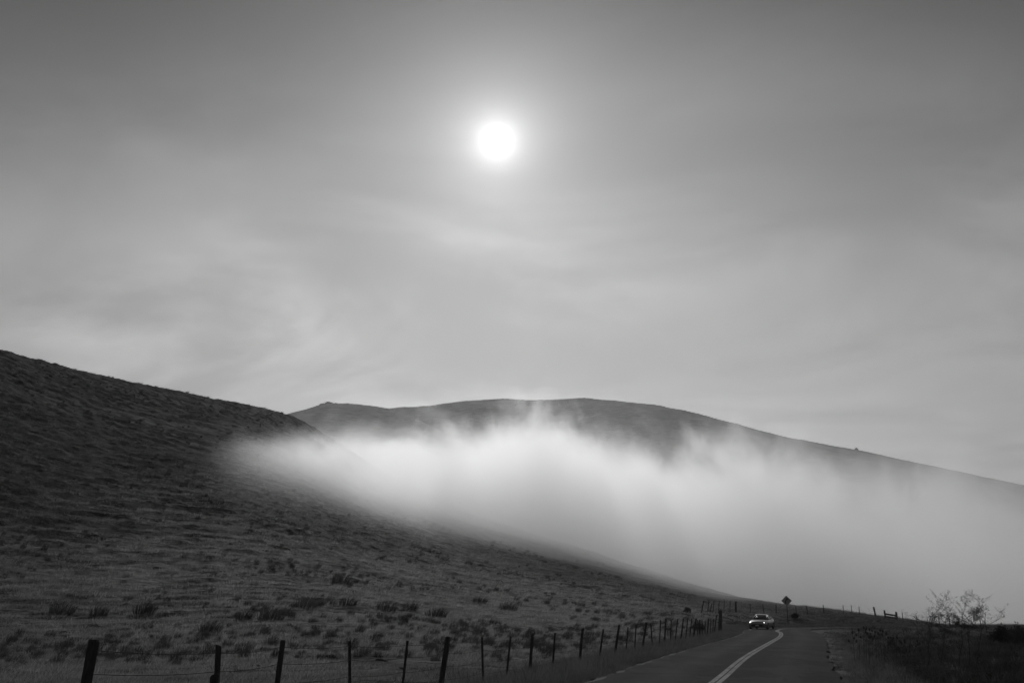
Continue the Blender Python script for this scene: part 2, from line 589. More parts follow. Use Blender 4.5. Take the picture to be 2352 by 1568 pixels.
# gravel shoulder: a thin sheet under the road edge
M_DIRT = simple_mat("gravel_shoulder", 0.035, 0.09, 6, 0.95, bump=0.5)
sh = strip("shoulder", -HALF - 0.30, HALF - 0.20, -0.012, M_DIRT, n=5, wob=0.5)
tag(sh, kind="structure")


# ------------------------------------------------------------------ fences
def add_ring_tube(V, Fc, path, radii, sides=6, cap=True, twist=0.0, jitter=0.0):
    base = len(V)
    n = len(path)
    for i, p in enumerate(path):
        p = Vector(p)
        d = (Vector(path[min(i + 1, n - 1)]) - Vector(path[max(i - 1, 0)]))
        d = d.normalized() if d.length > 1e-9 else Vector((0, 0, 1))
        u = d.cross(Vector((0.13, 0.99, 0.05)))
        if u.length < 1e-3: u = d.cross(Vector((1, 0, 0)))
        u.normalize(); w = d.cross(u)
        for k in range(sides):
            a = 2 * math.pi * k / sides + twist
            rr = radii[i] * (1 + jitter * random.uniform(-1, 1))
            V.append(p + (u * math.cos(a) + w * math.sin(a)) * rr)
    for i in range(n - 1):
        for k in range(sides):
            a = base + i * sides + k; b = base + i * sides + (k + 1) % sides
            Fc.append((a, b, b + sides, a + sides))
    if cap:
        Fc.append(tuple(base + k for k in reversed(range(sides))))
        Fc.append(tuple(base + (n - 1) * sides + k for k in range(sides)))


def wood_post(name, b, tp, w, parent):
    """split or round weathered post, never quite straight; origin at the foot"""
    b, tp = Vector(b), Vector(tp)
    V, Fc = [], []
    n = 6
    bow = Vector((random.uniform(-1, 1), random.uniform(-1, 1), 0)) * w * 0.15
    path, rad = [], []
    for i in range(n):
        s = i / (n - 1)
        path.append((tp - b) * s + bow * math.sin(math.pi * s))
        rad.append(w / 2 * (1.06 - 0.12 * s + random.uniform(-0.05, 0.05)))
    path.append((tp - b) * 1.0 + Vector((0, 0, w * 0.18))); rad.append(w / 2 * 0.72)
    add_ring_tube(V, Fc, path, rad, 8, True, random.random(), 0.07)
    slant = random.uniform(-0.5, 0.5)
    for v in V[-16:]:
        v.z += slant * (v.x - path[-1].x)
    o = mesh_obj(name, V, Fc, M_WOOD, parent)
    o.location = b
    return o


def steel_post(name, b, tp, w, parent):
    """steel T-section stake with studs along its face; origin at the foot"""
    b, tp = Vector(b), Vector(tp)
    ax = (tp - b); L = ax.length; d = ax.normalized()
    u = Vector((1, 0.25, 0)); u = (u - d * u.dot(d)).normalized(); v = d.cross(u)
    V, Fc = [], []
    def slab(u0, u1, v0, v1, s0, s1):
        i = len(V)
        for s in (s0, s1):
            for (a, c) in ((u0, v0), (u1, v0), (u1, v1), (u0, v1)):
                V.append(d * s + u * a + v * c)
        Fc.extend([(i, i + 3, i + 2, i + 1), (i + 4, i + 5, i + 6, i + 7)] + [(i + k, i + (k + 1) % 4, i + 4 + (k + 1) % 4, i + 4 + k) for k in range(4)])
    h = w / 2
    slab(-h, h, -h * 0.18, h * 0.18, 0, L)
    slab(-h * 0.2, h * 0.2, h * 0.18, h * 1.5, 0, L - 0.003)
    s = 0.25
    while s < L - 0.03:
        slab(-h * 0.3, h * 0.3, -h * 0.55, -h * 0.18, s, s + 0.02); s += 0.16
    o = mesh_obj(name, V, Fc, M_STEEL, parent)
    o.location = b
    return o


def wire(name, pts, parent, r=0.004, sag=0.03):
    V, Fc = [], []
    path = []
    for a, b in zip(pts[:-1], pts[1:]):
        for k in range(5):
            s = k / 5
            path.append(a.lerp(b, s) - Vector((0, 0, sag * 4 * s * (1 - s))))
    path.append(pts[-1])
    add_ring_tube(V, Fc, path, [r] * len(path), 4, False)
    return mesh_obj(name, V, Fc, M_WIRE, parent)


# (top px, top py, foot px, width px, wooden?) as read off the photograph; the path gives the distance
fenceA = [(216.5, 1472, 192, 27, 1), (501.5, 1483, 504, 13.5, 1), (650, 1471, 634, 12.5, 1), (803, 1471, 812, 6, 0), (936, 1470, 920, 5, 0),
          (1029, 1463, 1004, 12, 1), (1107, 1462, 1112, 4.5, 0), (1173, 1460, 1158, 4, 0), (1223, 1455, 1213, 7.5, 1), (1275, 1452, 1265, 4, 0), (1338.5, 1443, 1327, 5.5, 1),
          (1386, 1444, 1369, 3.8, 0), (1422, 1435, 1405, 5, 1), (1442.5, 1439, 1433, 2.4, 0), (1461, 1433, 1454, 2.6, 0), (1484.5, 1429, 1468, 5, 1), (1494.5, 1431, 1500, 2.6, 0),
          (1517.7, 1423, 1511, 2.4, 0), (1529.7, 1420, 1524, 3.6, 1), (1541.7, 1423, 1538, 2.3, 0), (1556.7, 1420, 1546, 2.2, 0), (1569.7, 1420, 1558, 3.0, 1), (1579.7, 1420, 1571, 2.2, 0),
          (1589, 1419, 1580, 2.1, 0), (1599, 1420, 1588, 4.0, 1), (1602, 1423, 1603, 1.9, 0), (1607, 1423, 1608, 3.8, 1), (1612.5, 1425, 1613, 1.9, 0), (1620, 1425.5, 1619, 1.9, 0),
          (1627.7, 1420, 1622, 2.6, 1), (1633, 1419.7, 1630, 1.8, 0), (1638.6, 1420, 1636, 1.8, 0), (1646, 1411.7, 1638, 2.8, 1), (1655.5, 1402, 1654, 8.5, 1)]
pathA = [(-8.5, 4.0), (-4.9, 11.8), (-3.55, 15.6), (-0.7, 24.0), (3.1, 35.0), (7.7, 50.0), (12.2, 65.0), (16.7, 82.0)]


def path_hit(path, px, py=1480):
    k = math.tan(azim(px, py))
    for (ax, ay), (bx, by) in zip(path[:-1], path[1:]):
        den = (bx - ax) - k * (by - ay)
        if abs(den) < 1e-9: continue
        s = (k * ay - ax) / den
        if -1e-6 <= s <= 1 + 1e-6:
            return ax + s * (bx - ax), ay + s * (by - ay)
    return None


def build_fence(name, spec, path, label, cat, strands, wr, ref_py=1480):
    x0, y0 = path[0]
    root = empty(name, (0, 0, 0))
    tag(root, label, cat)
    rows = []
    for (tx, ty, bx, w, wood) in spec:
        hit = path_hit(path, bx, ref_py)
        if hit is None:
            hit = path[-1]
        x, y = hit
        g = ground_z(x, y)
        tp = P(tx, ty, y)
        width = w * y * math.cos(PITCH) / F
        if wood: width = max(width, 0.085)
        else: width = max(width * 1.1, 0.045)
        b = Vector((x, y, g - 0.35))
        if tp.z - g < 1.05: tp.z = g + 1.05
        lean = (tp - b)
        ob = (wood_post if wood else steel_post)("post" if wood else "stake", b, tp, width, root)
        rows.append((Vector((x, y, g)), tp))
    for f in strands:
        wire("wire", [g.lerp(t, f) + Vector((0, -0.03, 0)) for g, t in rows], root, wr)
    return root, rows


fA, rowsA = build_fence("roadside_fence", fenceA, pathA, "old barbed wire fence of leaning dark posts along the left road edge", "fence", (0.30, 0.52, 0.74, 0.93), 0.0045)
sx_, sy_ = path_hit(pathA, 490)
sg = ground_z(sx_, sy_)
sp = wood_post("stub_post", (sx_, sy_ + 0.05, sg - 0.3), P(493, 1551, sy_ + 0.05), 0.13, fA)

fenceB = [(1616.5, 1378.5, 1608, 2.6, 1), (1628.4, 1377.7, 1624, 1.6, 0), (1635, 1384, 1629, 1.8, 0), (1640, 1378, 1636, 1.6, 0), (1652, 1378.4, 1649.5, 1.6, 0), (1663.6, 1378, 1662, 1.2, 0),
          (1677, 1378.4, 1676, 1.4, 0), (1690, 1381.3, 1691.5, 4.6, 1), (1722.5, 1386, 1724.5, 1.6, 0), (1752, 1387, 1756, 1.6, 0), (1783, 1395, 1783, 1.9, 0), (1828.6, 1401, 1829.5, 1.5, 0),
          (1853, 1404.5, 1856.5, 1.7, 0), (1892, 1408, 1893, 1.8, 0), (1938, 1410, 1938, 1.6, 0), (1957, 1413, 1957, 1.3, 0), (1975, 1417, 1975, 1.4, 0), (2008.8, 1416.5, 2012, 4.2, 1),
          (2032.7, 1418, 2033, 4.2, 1), (2060, 1420.6, 2061, 5.2, 1), (2074, 1426, 2074, 1.5, 0), (2105, 1422.5, 2106, 1.5, 0), (2157, 1430.5, 2157, 1.4, 0), (2180.6, 1432, 2180, 1.5, 0),
          (2252.6, 1437.7, 2252, 1.6, 0), (2264, 1437.7, 2263.5, 1.4, 0), (2308.5, 1434, 2308.5, 1.3, 0)]
def gxy(px, y): return (gx(px, y, 1415), y)
pathB = [gxy(1595, 98), gxy(1640, 108), gxy(1690, 114), gxy(1783, 120), gxy(1893, 124), gxy(2012, 124), gxy(2061, 122), gxy(2180, 112), gxy(2330, 98)]
fB, rowsB = build_fence("upper_fence", fenceB, pathB, "distant wire fence crossing behind the car and the bend, fading into fog", "fence", (0.35, 0.62, 0.90), 0.004, 1415)
# low boards nailed between the two stout posts of the far fence
(bp, bt), (cp, ct) = rowsB[18], rowsB[19]
for f in (0.35, 0.62):
    a = bp.lerp(bt, f); c = cp.lerp(ct, f)
    V = []
    for q in (a, c):
        for dz in (-0.10, 0.10):
            for dy in (-0.02, 0.02):
                V.append((q.x, q.y + dy - 0.1, q.z + dz))
    mesh_obj("board", V, [(0, 1, 3, 2), (4, 6, 7, 5), (0, 4, 5, 1), (2, 3, 7, 6), (0, 2, 6, 4), (1, 5, 7, 3)], M_WOOD, fB)

# ------------------------------------------------------------------ warning sign
sgy = 108.0
st, sb_, sl, sr = P(1806.5, 1366.5, sgy), P(1806.5, 1391, sgy), P(1794.8, 1379, sgy), P(1818.5, 1379, sgy)
sc_ = (st + sb_) / 2
hd = (st - sb_).length / 2
sgx = sc_.x
sgz = ground_z(sgx, sgy)
M_SIGN = simple_mat("sign_sheet", 0.16, 0.20, 3, 0.55)
M_SIGNB = simple_mat("sign_black", 0.015, 0.02, 3, 0.6)
sign = tag(empty("warning_sign", (sgx, sgy, sgz), R(-13)), "dark diamond warning sign on a thin pole beyond the bend", "road sign")
V, Fc = [], []
def rounded_diamond(h, r=0.06, n=4):
    pts = []
    for q in range(4):
        a0 = q * math.pi / 2
        c = Vector((math.cos(a0), math.sin(a0))) * (h - r * 1.414)
        for k in range(n + 1):
            a = a0 - math.pi / 4 + (math.pi / 2) * k / n
            pts.append(c + Vector((math.cos(a), math.sin(a))) * r)
    return pts
pd = rounded_diamond(hd)
n = len(pd)
zc = sc_.z - sgz
V = [(p.x, -0.035, zc + p.y) for p in pd] + [(p.x, -0.031, zc + p.y) for p in pd]
Fc = [tuple(range(n)), tuple(reversed(range(n, 2 * n)))] + [(k, n + k, n + (k + 1) % n, (k + 1) % n) for k in range(n)]
panel = mesh_obj("panel", V, Fc, M_SIGN, sign)
# bent arrow
def flat_poly(name, pts, y, mat, par):
    k = len(pts)
    V = [(a, y, zc + c) for a, c in pts] + [(a, y + 0.0015, zc + c) for a, c in pts]
    return mesh_obj(name, V, [tuple(range(k)), tuple(reversed(range(k, 2 * k)))] + [(i, k + i, k + (i + 1) % k, (i + 1) % k) for i in range(k)], mat, par)
flat_poly("arrow_mark", [(-0.16, -0.30), (-0.06, -0.30), (-0.06, -0.06), (-0.02, 0.02), (0.06, 0.10), (0.12, 0.04), (0.17, 0.27), (-0.07, 0.23), (0.0, 0.17), (-0.10, 0.08), (-0.16, -0.04)], -0.0385, M_SIGNB, panel)
V, Fc = [], []
for (u0, u1, v0, v1) in ((-0.04, 0.04, 0.0, 0.012), (-0.04, -0.028, 0.012, 0.05), (0.028, 0.04, 0.012, 0.05)):
    i = len(V)
    for z in (-0.5, zc + hd * 0.8):
        for a, c in ((u0, v0), (u1, v0), (u1, v1), (u0, v1)):
            V.append((a, c - 0.029, z))
    Fc += [(i, i + 3, i + 2, i + 1), (i + 4, i + 5, i + 6, i + 7)] + [(i + k, i + (k + 1) % 4, i + 4 + (k + 1) % 4, i + 4 + k) for k in range(4)]
mesh_obj("pole", V, Fc, M_STEEL, sign)
for dz in (0.3, -0.3):
    V2, F2 = [], []
    add_ring_tube(V2, F2, [(0, -0.045, zc + dz), (0, -0.03, zc + dz)], [0.014, 0.014], 6)
    mesh_obj("bolt", V2, F2, M_STEEL, panel)

# ------------------------------------------------------------------ car
M_PAINT, t = new_mat("silver_paint")
b = t.n.new("ShaderNodeBsdfPrincipled")
tc = t.n.new("ShaderNodeTexCoord")
t.put(b.inputs["Base Color"], grey(t, t.maprange(t.noise(tc.outputs["Object"], 3.0, 3, 0.5), 0.3, 0.7, 0.13, 0.17, "LINEAR")))
b.inputs["Metallic"].default_value = 0.5; b.inputs["Roughness"].default_value = 0.32
b.inputs["Coat Weight"].default_value = 0.6; b.inputs["Coat Roughness"].default_value = 0.08
o_ = t.n.new("ShaderNodeOutputMaterial"); t.l.new(b.outputs[0], o_.inputs[0])
M_GLASS = simple_mat("car_glass", 0.015, 0.02, 2, 0.05, spec=0.6)
M_BLACK = simple_mat("black_trim", 0.012, 0.02, 8, 0.6)
M_TYRE = simple_mat("tyre_rubber", 0.012, 0.02, 20, 0.9)
M_RIM = simple_mat("alloy_rim", 0.25, 0.32, 10, 0.35, metal=0.8)
M_LAMP = simple_mat("lit_headlamp", 0.8, 0.9, 2, 0.2, emit=25.0)
M_PLATE = simple_mat("licence_plate", 0.4, 0.5, 2, 0.5)
M_AMBER = simple_mat("indicator_lens", 0.2, 0.25, 2, 0.3)

cpos = P(1753, 1441, 97.0)
car = empty("car", (cpos.x - 0.1, 97.0, float(road_z(97.0)) + 0.02), 0)
tag(car, "silver coupe with its headlights on coming round the bend", "car")
head = math.atan2(-cpos.x, -97.0)             # towards the camera
yaw = R(14.0 + 11.0)
fwd = Vector((-math.sin(yaw), -math.cos(yaw), 0))
car.rotation_euler = (0, 0, math.atan2(fwd.y, fwd.x))     # car is built facing +X
# body: stations along the length; for each a half outline (y, z) from sill to the middle of the bonnet/boot deck
L2 = 2.15
stations = [  # x, half width, sill z, belt z, deck z at the middle
    (2.15, 0.62, 0.36, 0.56, 0.60), (2.08, 0.74, 0.24, 0.62, 0.67), (1.85, 0.80, 0.20, 0.68, 0.735), (1.45, 0.83, 0.19, 0.74, 0.79), (1.0, 0.835, 0.19, 0.80, 0.85),
    (0.62, 0.835, 0.19, 0.84, 0.90), (0.1, 0.835, 0.19, 0.86, 0.90), (-0.5, 0.835, 0.19, 0.87, 0.91), (-1.0, 0.84, 0.19, 0.89, 0.93), (-1.45, 0.84, 0.20, 0.90, 0.95),
    (-1.85, 0.80, 0.24, 0.88, 0.94), (-2.08, 0.74, 0.30, 0.84, 0.90), (-2.15, 0.64, 0.42, 0.80, 0.85)]
V, Fc = [], []
NP = 11
for (x, hw, zs, zb, zd) in stations:
    half = [(hw * 0.90, zs), (hw * 0.985, zs + 0.12), (hw, zs + (zb - zs) * 0.55), (hw * 0.965, zb - 0.02), (hw * 0.86, zb + 0.3 * (zd - zb)), (0.0, zd)]
    ring = half + [(-a, z) for a, z in reversed(half[:-1])]
    V += [(x, a, z) for a, z in ring]
for i in range(len(stations) - 1):
    for k in range(NP - 1):
        a = i * NP + k
        Fc.append((a, a + 1, a + NP + 1, a + NP))
    Fc.append((i * NP + NP - 1, i * NP, i * NP + NP, i * NP + 2 * NP - 1))
Fc.append(tuple(range(NP))); Fc.append(tuple(reversed(range((len(stations) - 1) * NP, len(stations) * NP))))
body = mesh_obj("body", V, Fc, M_PAINT, car, smooth=True)
bm = bmesh.new(); bm.from_mesh(body.data); bmesh.ops.recalc_face_normals(bm, faces=bm.faces)
# wheel arches: push the sill up around the wheels
bm.to_mesh(body.data); bm.free()
body.modifiers.new("bevel", 'BEVEL').width = 0.015
# roof and pillars
def loft(name, secs, mat, par, closed=False, smooth=True):
    V, Fc = [], []
    m = len(secs[0])
    for s in secs: V += s
    for i in range(len(secs) - 1):
        for k in range(m - 1):
            a = i * m + k
            Fc.append((a, a + 1, a + m + 1, a + m))
    o = mesh_obj(name, V, Fc, mat, par, smooth)
    bm = bmesh.new(); bm.from_mesh(o.data); bmesh.ops.recalc_face_normals(bm, faces=bm.faces); bm.to_mesh(o.data); bm.free()
    return o
# roof shell (x, half width, z)
rs = []
for (x, hw, z) in ((0.06, 0.50, 1.245), (-0.1, 0.535, 1.285), (-0.45, 0.55, 1.31), (-0.85, 0.54, 1.29), (-1.0, 0.52, 1.262)):
    rs.append([(x, hw * 1.10, z - 0.06), (x, hw * 1.05, z - 0.02), (x, hw * 0.8, z), (x, 0, z + 0.012), (x, -hw * 0.8, z), (x, -hw * 1.05, z - 0.02), (x, -hw * 1.10, z - 0.06)])
roof = loft("roof", rs, M_PAINT, car)
roof.modifiers.new("solid", 'SOLIDIFY').thickness = 0.02
def quad_panel(name, corners, mat, par, thick=0.012, bulge=0.0):
    a, b_, c, d = [Vector(q) for q in corners]
    nrm = (b_ - a).cross(d - a).normalized()
    N = 5; V = []; Fc = []
    for i in range(N):
        for j in range(N):
            s, u = i / (N - 1), j / (N - 1)
            p = a.lerp(b_, s).lerp(d.lerp(c, s), u) + nrm * bulge * 16 * s * (1 - s) * u * (1 - u)
            V.append(p)
    for i in range(N - 1):
        for j in range(N - 1):
            q = i * N + j
            Fc.append((q, q + N, q + N + 1, q + 1))
    o = mesh_obj(name, V, Fc, mat, par, True)
    o.modifiers.new("solid", 'SOLIDIFY').thickness = thick
    return o
quad_panel("windscreen", [(0.72, -0.66, 0.885), (0.72, 0.66, 0.885), (0.06, 0.50, 1.235), (0.06, -0.50, 1.235)], M_GLASS, car, bulge=0.05)
quad_panel("rear_window", [(-1.52, 0.62, 0.945), (-1.52, -0.62, 0.945), (-1.0, -0.52, 1.25), (-1.0, 0.52, 1.25)], M_GLASS, car, bulge=0.04)
for s in (1, -1):
    w1 = [(0.66, 0.735 * s, 0.875), (-0.42, 0.755 * s, 0.885), (-0.42, 0.60 * s, 1.225), (0.08, 0.575 * s, 1.195)]
    w2 = [(-0.50, 0.755 * s, 0.885), (-1.28, 0.74 * s, 0.925), (-0.98, 0.60 * s, 1.20), (-0.50, 0.60 * s, 1.225)]
    for w in (w1, w2):
        quad_panel("side_window", w if s < 0 else [w[1], w[0], w[3], w[2]], M_GLASS, car)
    # pillars
    for (a, c, r) in (((0.74, 0.70 * s, 0.875), (0.06, 0.54 * s, 1.225), 0.032), ((-0.46, 0.757 * s, 0.88), (-0.46, 0.60 * s, 1.235), 0.03), ((-1.50, 0.68 * s, 0.93), (-0.99, 0.555 * s, 1.235), 0.055)):
        V, Fc = [], []
        add_ring_tube(V, Fc, [a, tuple(Vector(a).lerp(Vector(c), 0.5) + Vector((0, 0.012 * s, 0.012))), c], [r, r, r], 8)
        mesh_obj("pillar", V, Fc, M_PAINT, car, True)
    # mirror
    V, Fc = [], []
    add_ring_tube(V, Fc, [(0.60, 0.77 * s, 0.90), (0.60, 0.87 * s, 0.93)], [0.02, 0.02], 6)
    m_ = mesh_obj("mirror", [], [], M_BLACK, car); bpy.data.objects.remove(m_)
    for (x0, x1) in ((0.55, 0.66),):
        i = len(V)
        for x, sc2 in ((0.55, 1.0), (0.62, 0.95), (0.67, 0.6)):
            for k in range(8):
                a = 2 * math.pi * k / 8
                V.append((x, 0.92 * s + 0.085 * sc2 * math.cos(a), 0.945 + 0.055 * sc2 * math.sin(a)))
        for q in range(2):
            for k in range(8):
                Fc.append((i + q * 8 + k, i + q * 8 + (k + 1) % 8, i + q * 8 + 8 + (k + 1) % 8, i + q * 8 + 8 + k))
        Fc.append(tuple(i + k for k in range(8))); Fc.append(tuple(i + 16 + k for k in reversed(range(8))))
    mesh_obj("mirror", V, Fc, M_BLACK, car, True)
    # headlamp
    V, Fc = [], []
    secs = []
    for x, r in ((2.09, 0.085), (2.125, 0.08), (2.14, 0.05), (2.145, 0.004)):
        secs.append([(x - 0.03, 0.60 * s + r * 1.15 * math.cos(2 * math.pi * k / 12), 0.565 + r * 0.8 * math.sin(2 * math.pi * k / 12)) for k in range(13)])
    loft("headlight", secs, M_LAMP, car)
    quad_panel("indicator", [(2.155, 0.52 * s - 0.09, 0.385), (2.155, 0.52 * s + 0.09, 0.385), (2.155, 0.52 * s + 0.09, 0.435), (2.155, 0.52 * s - 0.09, 0.435)], M_AMBER, car)
    quad_panel("tail_light", [(-2.13, 0.45 * s - 0.13, 0.66), (-2.13, 0.45 * s + 0.13, 0.66), (-2.14, 0.45 * s + 0.13, 0.78), (-2.14, 0.45 * s - 0.13, 0.78)], M_AMBER, car, thick=0.05)
    # door seam and handle
    quad_panel("door_handle", [(-0.40, 0.845 * s, 0.72), (-0.24, 0.845 * s, 0.72), (-0.24, 0.845 * s, 0.75), (-0.40, 0.845 * s, 0.75)], M_BLACK, car)
# front bumper, grille, air dam, plate
secs = []
for z, xo in ((0.24, 2.10), (0.28, 2.20), (0.42, 2.22), (0.46, 2.15)):
    secs.append([(xo - 0.30 * abs(q) ** 4, 0.80 * q, z) for q in [k / 8 for k in range(-8, 9)]])
bump = loft("bumper", secs, M_BLACK, car); bump.modifiers.new("solid", 'SOLIDIFY').thickness = 0.05
secs = []
for z, xo in ((0.30, -2.12), (0.34, -2.22), (0.50, -2.23), (0.54, -2.14)):
    secs.append([(xo + 0.30 * abs(q) ** 4, 0.80 * q, z) for q in [k / 8 for k in range(-8, 9)]])
bump2 = loft("bumper", secs, M_BLACK, car); bump2.modifiers.new("solid", 'SOLIDIFY').thickness = 0.05
quad_panel("grille", [(2.165, -0.50, 0.47), (2.165, 0.50, 0.47), (2.12, 0.50, 0.575), (2.12, -0.50, 0.575)], M_BLACK, car, thick=0.03)
quad_panel("licence_plate", [(2.235, -0.16, 0.30), (2.235, 0.16, 0.30), (2.235, 0.16, 0.40), (2.235, -0.16, 0.40)], M_PLATE, bump)
# underside
quad_panel("floor_pan", [(1.9, -0.70, 0.23), (1.9, 0.70, 0.23), (-1.9, 0.70, 0.25), (-1.9, -0.70, 0.25)], M_BLACK, car, thick=0.05)
for x in (1.32, -1.28):
    for s in (1, -1):
        V, Fc = [], []
        prof = [(0.20, -0.085), (0.285, -0.095), (0.305, -0.07), (0.308, 0.07), (0.285, 0.095), (0.20, 0.085)]
        K = 20
        for k in range(K):
            a = 2 * math.pi * k / K
            V += [(r * math.cos(a), w, r * math.sin(a)) for r, w in prof]
        m = len(prof)
        for k in range(K):
            for j in range(m):
                Fc.append((k * m + j, k * m + (j + 1) % m, ((k + 1) % K) * m + (j + 1) % m, ((k + 1) % K) * m + j))
        wh = mesh_obj("tyre", V, Fc, M_TYRE, None, True)
        wroot = empty("wheel", (x, 0.765 * s, 0.308)); wroot.parent = car
        wh.parent = wroot
        V, Fc = [], []
        add_ring_tube(V, Fc, [(0, -0.06, 0), (0, 0.055 * 1, 0)], [0.2, 0.2], 16)
        V2, F2 = [], []
        add_ring_tube(V2, F2, [(0, 0.055 * s, 0), (0, 0.085 * s, 0)], [0.06, 0.05], 10)
        off = len(V); V += V2; Fc += [tuple(q + off for q in f) for f in F2]
        mesh_obj("rim", V, Fc, M_RIM, wroot)

# ------------------------------------------------------------------ vegetation helpers
def blade(V, Fc, base, h, w, lean, curl, ang):
    """a tapering bent grass blade"""
    i = len(V)
    side = Vector((math.cos(ang), math.sin(ang), 0)) * w / 2
    b = Vector(base)
    m = b + Vector((lean[0] * 0.35, lean[1] * 0.35, h * 0.55))
    tp = b + Vector((lean[0], lean[1], h * (1 - curl)))
    V += [b - side, b + side, m - side * 0.75, m + side * 0.75, tp]
    Fc += [(i, i + 1, i + 3, i + 2), (i + 2, i + 3, i + 4)]


def tuft_mesh(name, n, rad, h, hvar, w, lean_bias, spread, mat):
    V, Fc = [], []
    for k in range(n):
        a = random.uniform(0, 2 * math.pi); rr = rad * math.sqrt(random.random())
        hh = h * random.uniform(1 - hvar, 1 + hvar) * (1 - 0.35 * rr / rad)
        out = spread * hh * random.uniform(0.2, 1.0) * (0.4 + rr / rad)
        lean = (math.cos(a) * out + lean_bias[0] * hh, math.sin(a) * out + lean_bias[1] * hh)
        blade(V, Fc, (rr * math.cos(a), rr * math.sin(a), -0.04), hh, w * random.uniform(0.6, 1.3), lean, random.uniform(0.0, 0.3), random.uniform(0, math.pi))
    return mesh_obj(name, V, Fc, mat, None, False, link=False)


def weed_mesh(name, n, rad, h, mat):
    """a tangled leafy roadside weed: stems with many small leaves"""
    V, Fc = [], []
    for k in range(n):
        a = random.uniform(0, 2 * math.pi); rr = rad * math.sqrt(random.random()) * 0.5
        hh = h * random.uniform(0.5, 1.1)
        b = Vector((rr * math.cos(a), rr * math.sin(a), -0.05))
        tip = b + Vector((math.cos(a) * rad * random.uniform(0.1, 0.8), math.sin(a) * rad * random.uniform(0.1, 0.8), hh))
        add_ring_tube(V, Fc, [b, b.lerp(tip, 0.5) + Vector((0, 0, hh * 0.05)), tip], [0.008, 0.006, 0.002], 3, False)
        for q in range(9):
            s = random.uniform(0.25, 1.0)
            p = b.lerp(tip, s)
            d = Vector((random.uniform(-1, 1), random.uniform(-1, 1), random.uniform(-0.4, 0.7))).normalized()
            l = random.uniform(0.05, 0.13); e = d.cross(Vector((0, 0, 1))).normalized() * l * 0.22
            i = len(V)
            V += [p, p + d * l * 0.5 + e, p + d * l, p + d * l * 0.5 - e]
            Fc.append((i, i + 1, i + 2, i + 3))
    return mesh_obj(name, V, Fc, mat, None, False, link=False)


def scatter(name, pts, scl, rotz, sources, kind="stuff", label=None, cat=None):
    """many small plants of one kind, as one object: points that carry instances of a few plants"""
    coll = bpy.data.collections.new(name + "_plants")
    for s in sources: coll.objects.link(s)
    me = bpy.data.meshes.new(name)
    me.vertices.add(len(pts)); me.vertices.foreach_set("co", np.asarray(pts, np.float32).ravel())
    at = me.attributes.new("psize", 'FLOAT', 'POINT'); at.data.foreach_set("value", np.asarray(scl, np.float32))
    at = me.attributes.new("pturn", 'FLOAT', 'POINT'); at.data.foreach_set("value", np.asarray(rotz, np.float32))
    o = bpy.data.objects.new(name, me); COL.objects.link(o)
    g = bpy.data.node_groups.new(name + "_scatter", 'GeometryNodeTree')
    g.interface.new_socket("Geometry", in_out='INPUT', socket_type='NodeSocketGeometry')
    g.interface.new_socket("Geometry", in_out='OUTPUT', socket_type='NodeSocketGeometry')
    gi, go = g.nodes.new("NodeGroupInput"), g.nodes.new("NodeGroupOutput")
    iop = g.nodes.new("GeometryNodeInstanceOnPoints")
    ci = g.nodes.new("GeometryNodeCollectionInfo")
    ci.inputs["Collection"].default_value = coll
    ci.inputs["Separate Children"].default_value = True
    ci.inputs["Reset Children"].default_value = True
    iop.inputs["Pick Instance"].default_value = True
    rv = g.nodes.new("FunctionNodeRandomValue"); rv.data_type = 'INT'
    rv.inputs[4].default_value = 0; rv.inputs[5].default_value = len(sources) - 1
    a1 = g.nodes.new("GeometryNodeInputNamedAttribute"); a1.data_type = 'FLOAT'; a1.inputs[0].default_value = "psize"
    a2 = g.nodes.new("GeometryNodeInputNamedAttribute"); a2.data_type = 'FLOAT'; a2.inputs[0].default_value = "pturn"
    cx = g.nodes.new("ShaderNodeCombineXYZ")
    L = g.links.new
    L(gi.outputs[0], iop.inputs["Points"]); L(ci.outputs[0], iop.inputs["Instance"])
    L(rv.outputs[2], iop.inputs["Instance Index"])
    L(a1.outputs[0], iop.inputs["Scale"]); L(a2.outputs[0], cx.inputs[2]); L(cx.outputs[0], iop.inputs["Rotation"])
    L(iop.outputs[0], go.inputs[0])
    md = o.modifiers.new("scatter", 'NODES'); md.node_group = g
    tag(o, label, cat, None, kind)
    return o


def polar_pts(n, a0, a1, r0, r1, power=1.0):
    a = rng.uniform(a0, a1, n)
    r = r0 * (r1 / r0) ** (rng.random(n) ** power)
    return r * np.sin(a), r * np.cos(a)


def left_of_road(x, y):
    """true where a point lies on the hillside of the roadside fence"""
    fx = np.interp(y, [p[1] for p in pathA], [p[0] for p in pathA])
    return x < fx


# short dry grass of the hillside
src = [tuft_mesh("short_grass", 34, 0.30, 0.16, 0.5, 0.012, (0.25, 0.0), 0.9, M_GRASS) for _ in range(4)]
x, y = polar_pts(75000, -0.56, 0.42, 19, 150, 0.85)
d = road_dist(x, y)
ok = (d > 4.6) & (fbm(x / 3.0, y / 2.2, 3) > -0.16)
x, y = x[ok], y[ok]
z = gz(x, y) + relief(x, y)
r = np.hypot(x, y)
scatter("hillside_grass", np.stack([x, y, z], 1), rng.uniform(0.6, 1.3, len(x)) * (0.8 + r / 110), rng.uniform(-0.6, 0.6, len(x)), src)

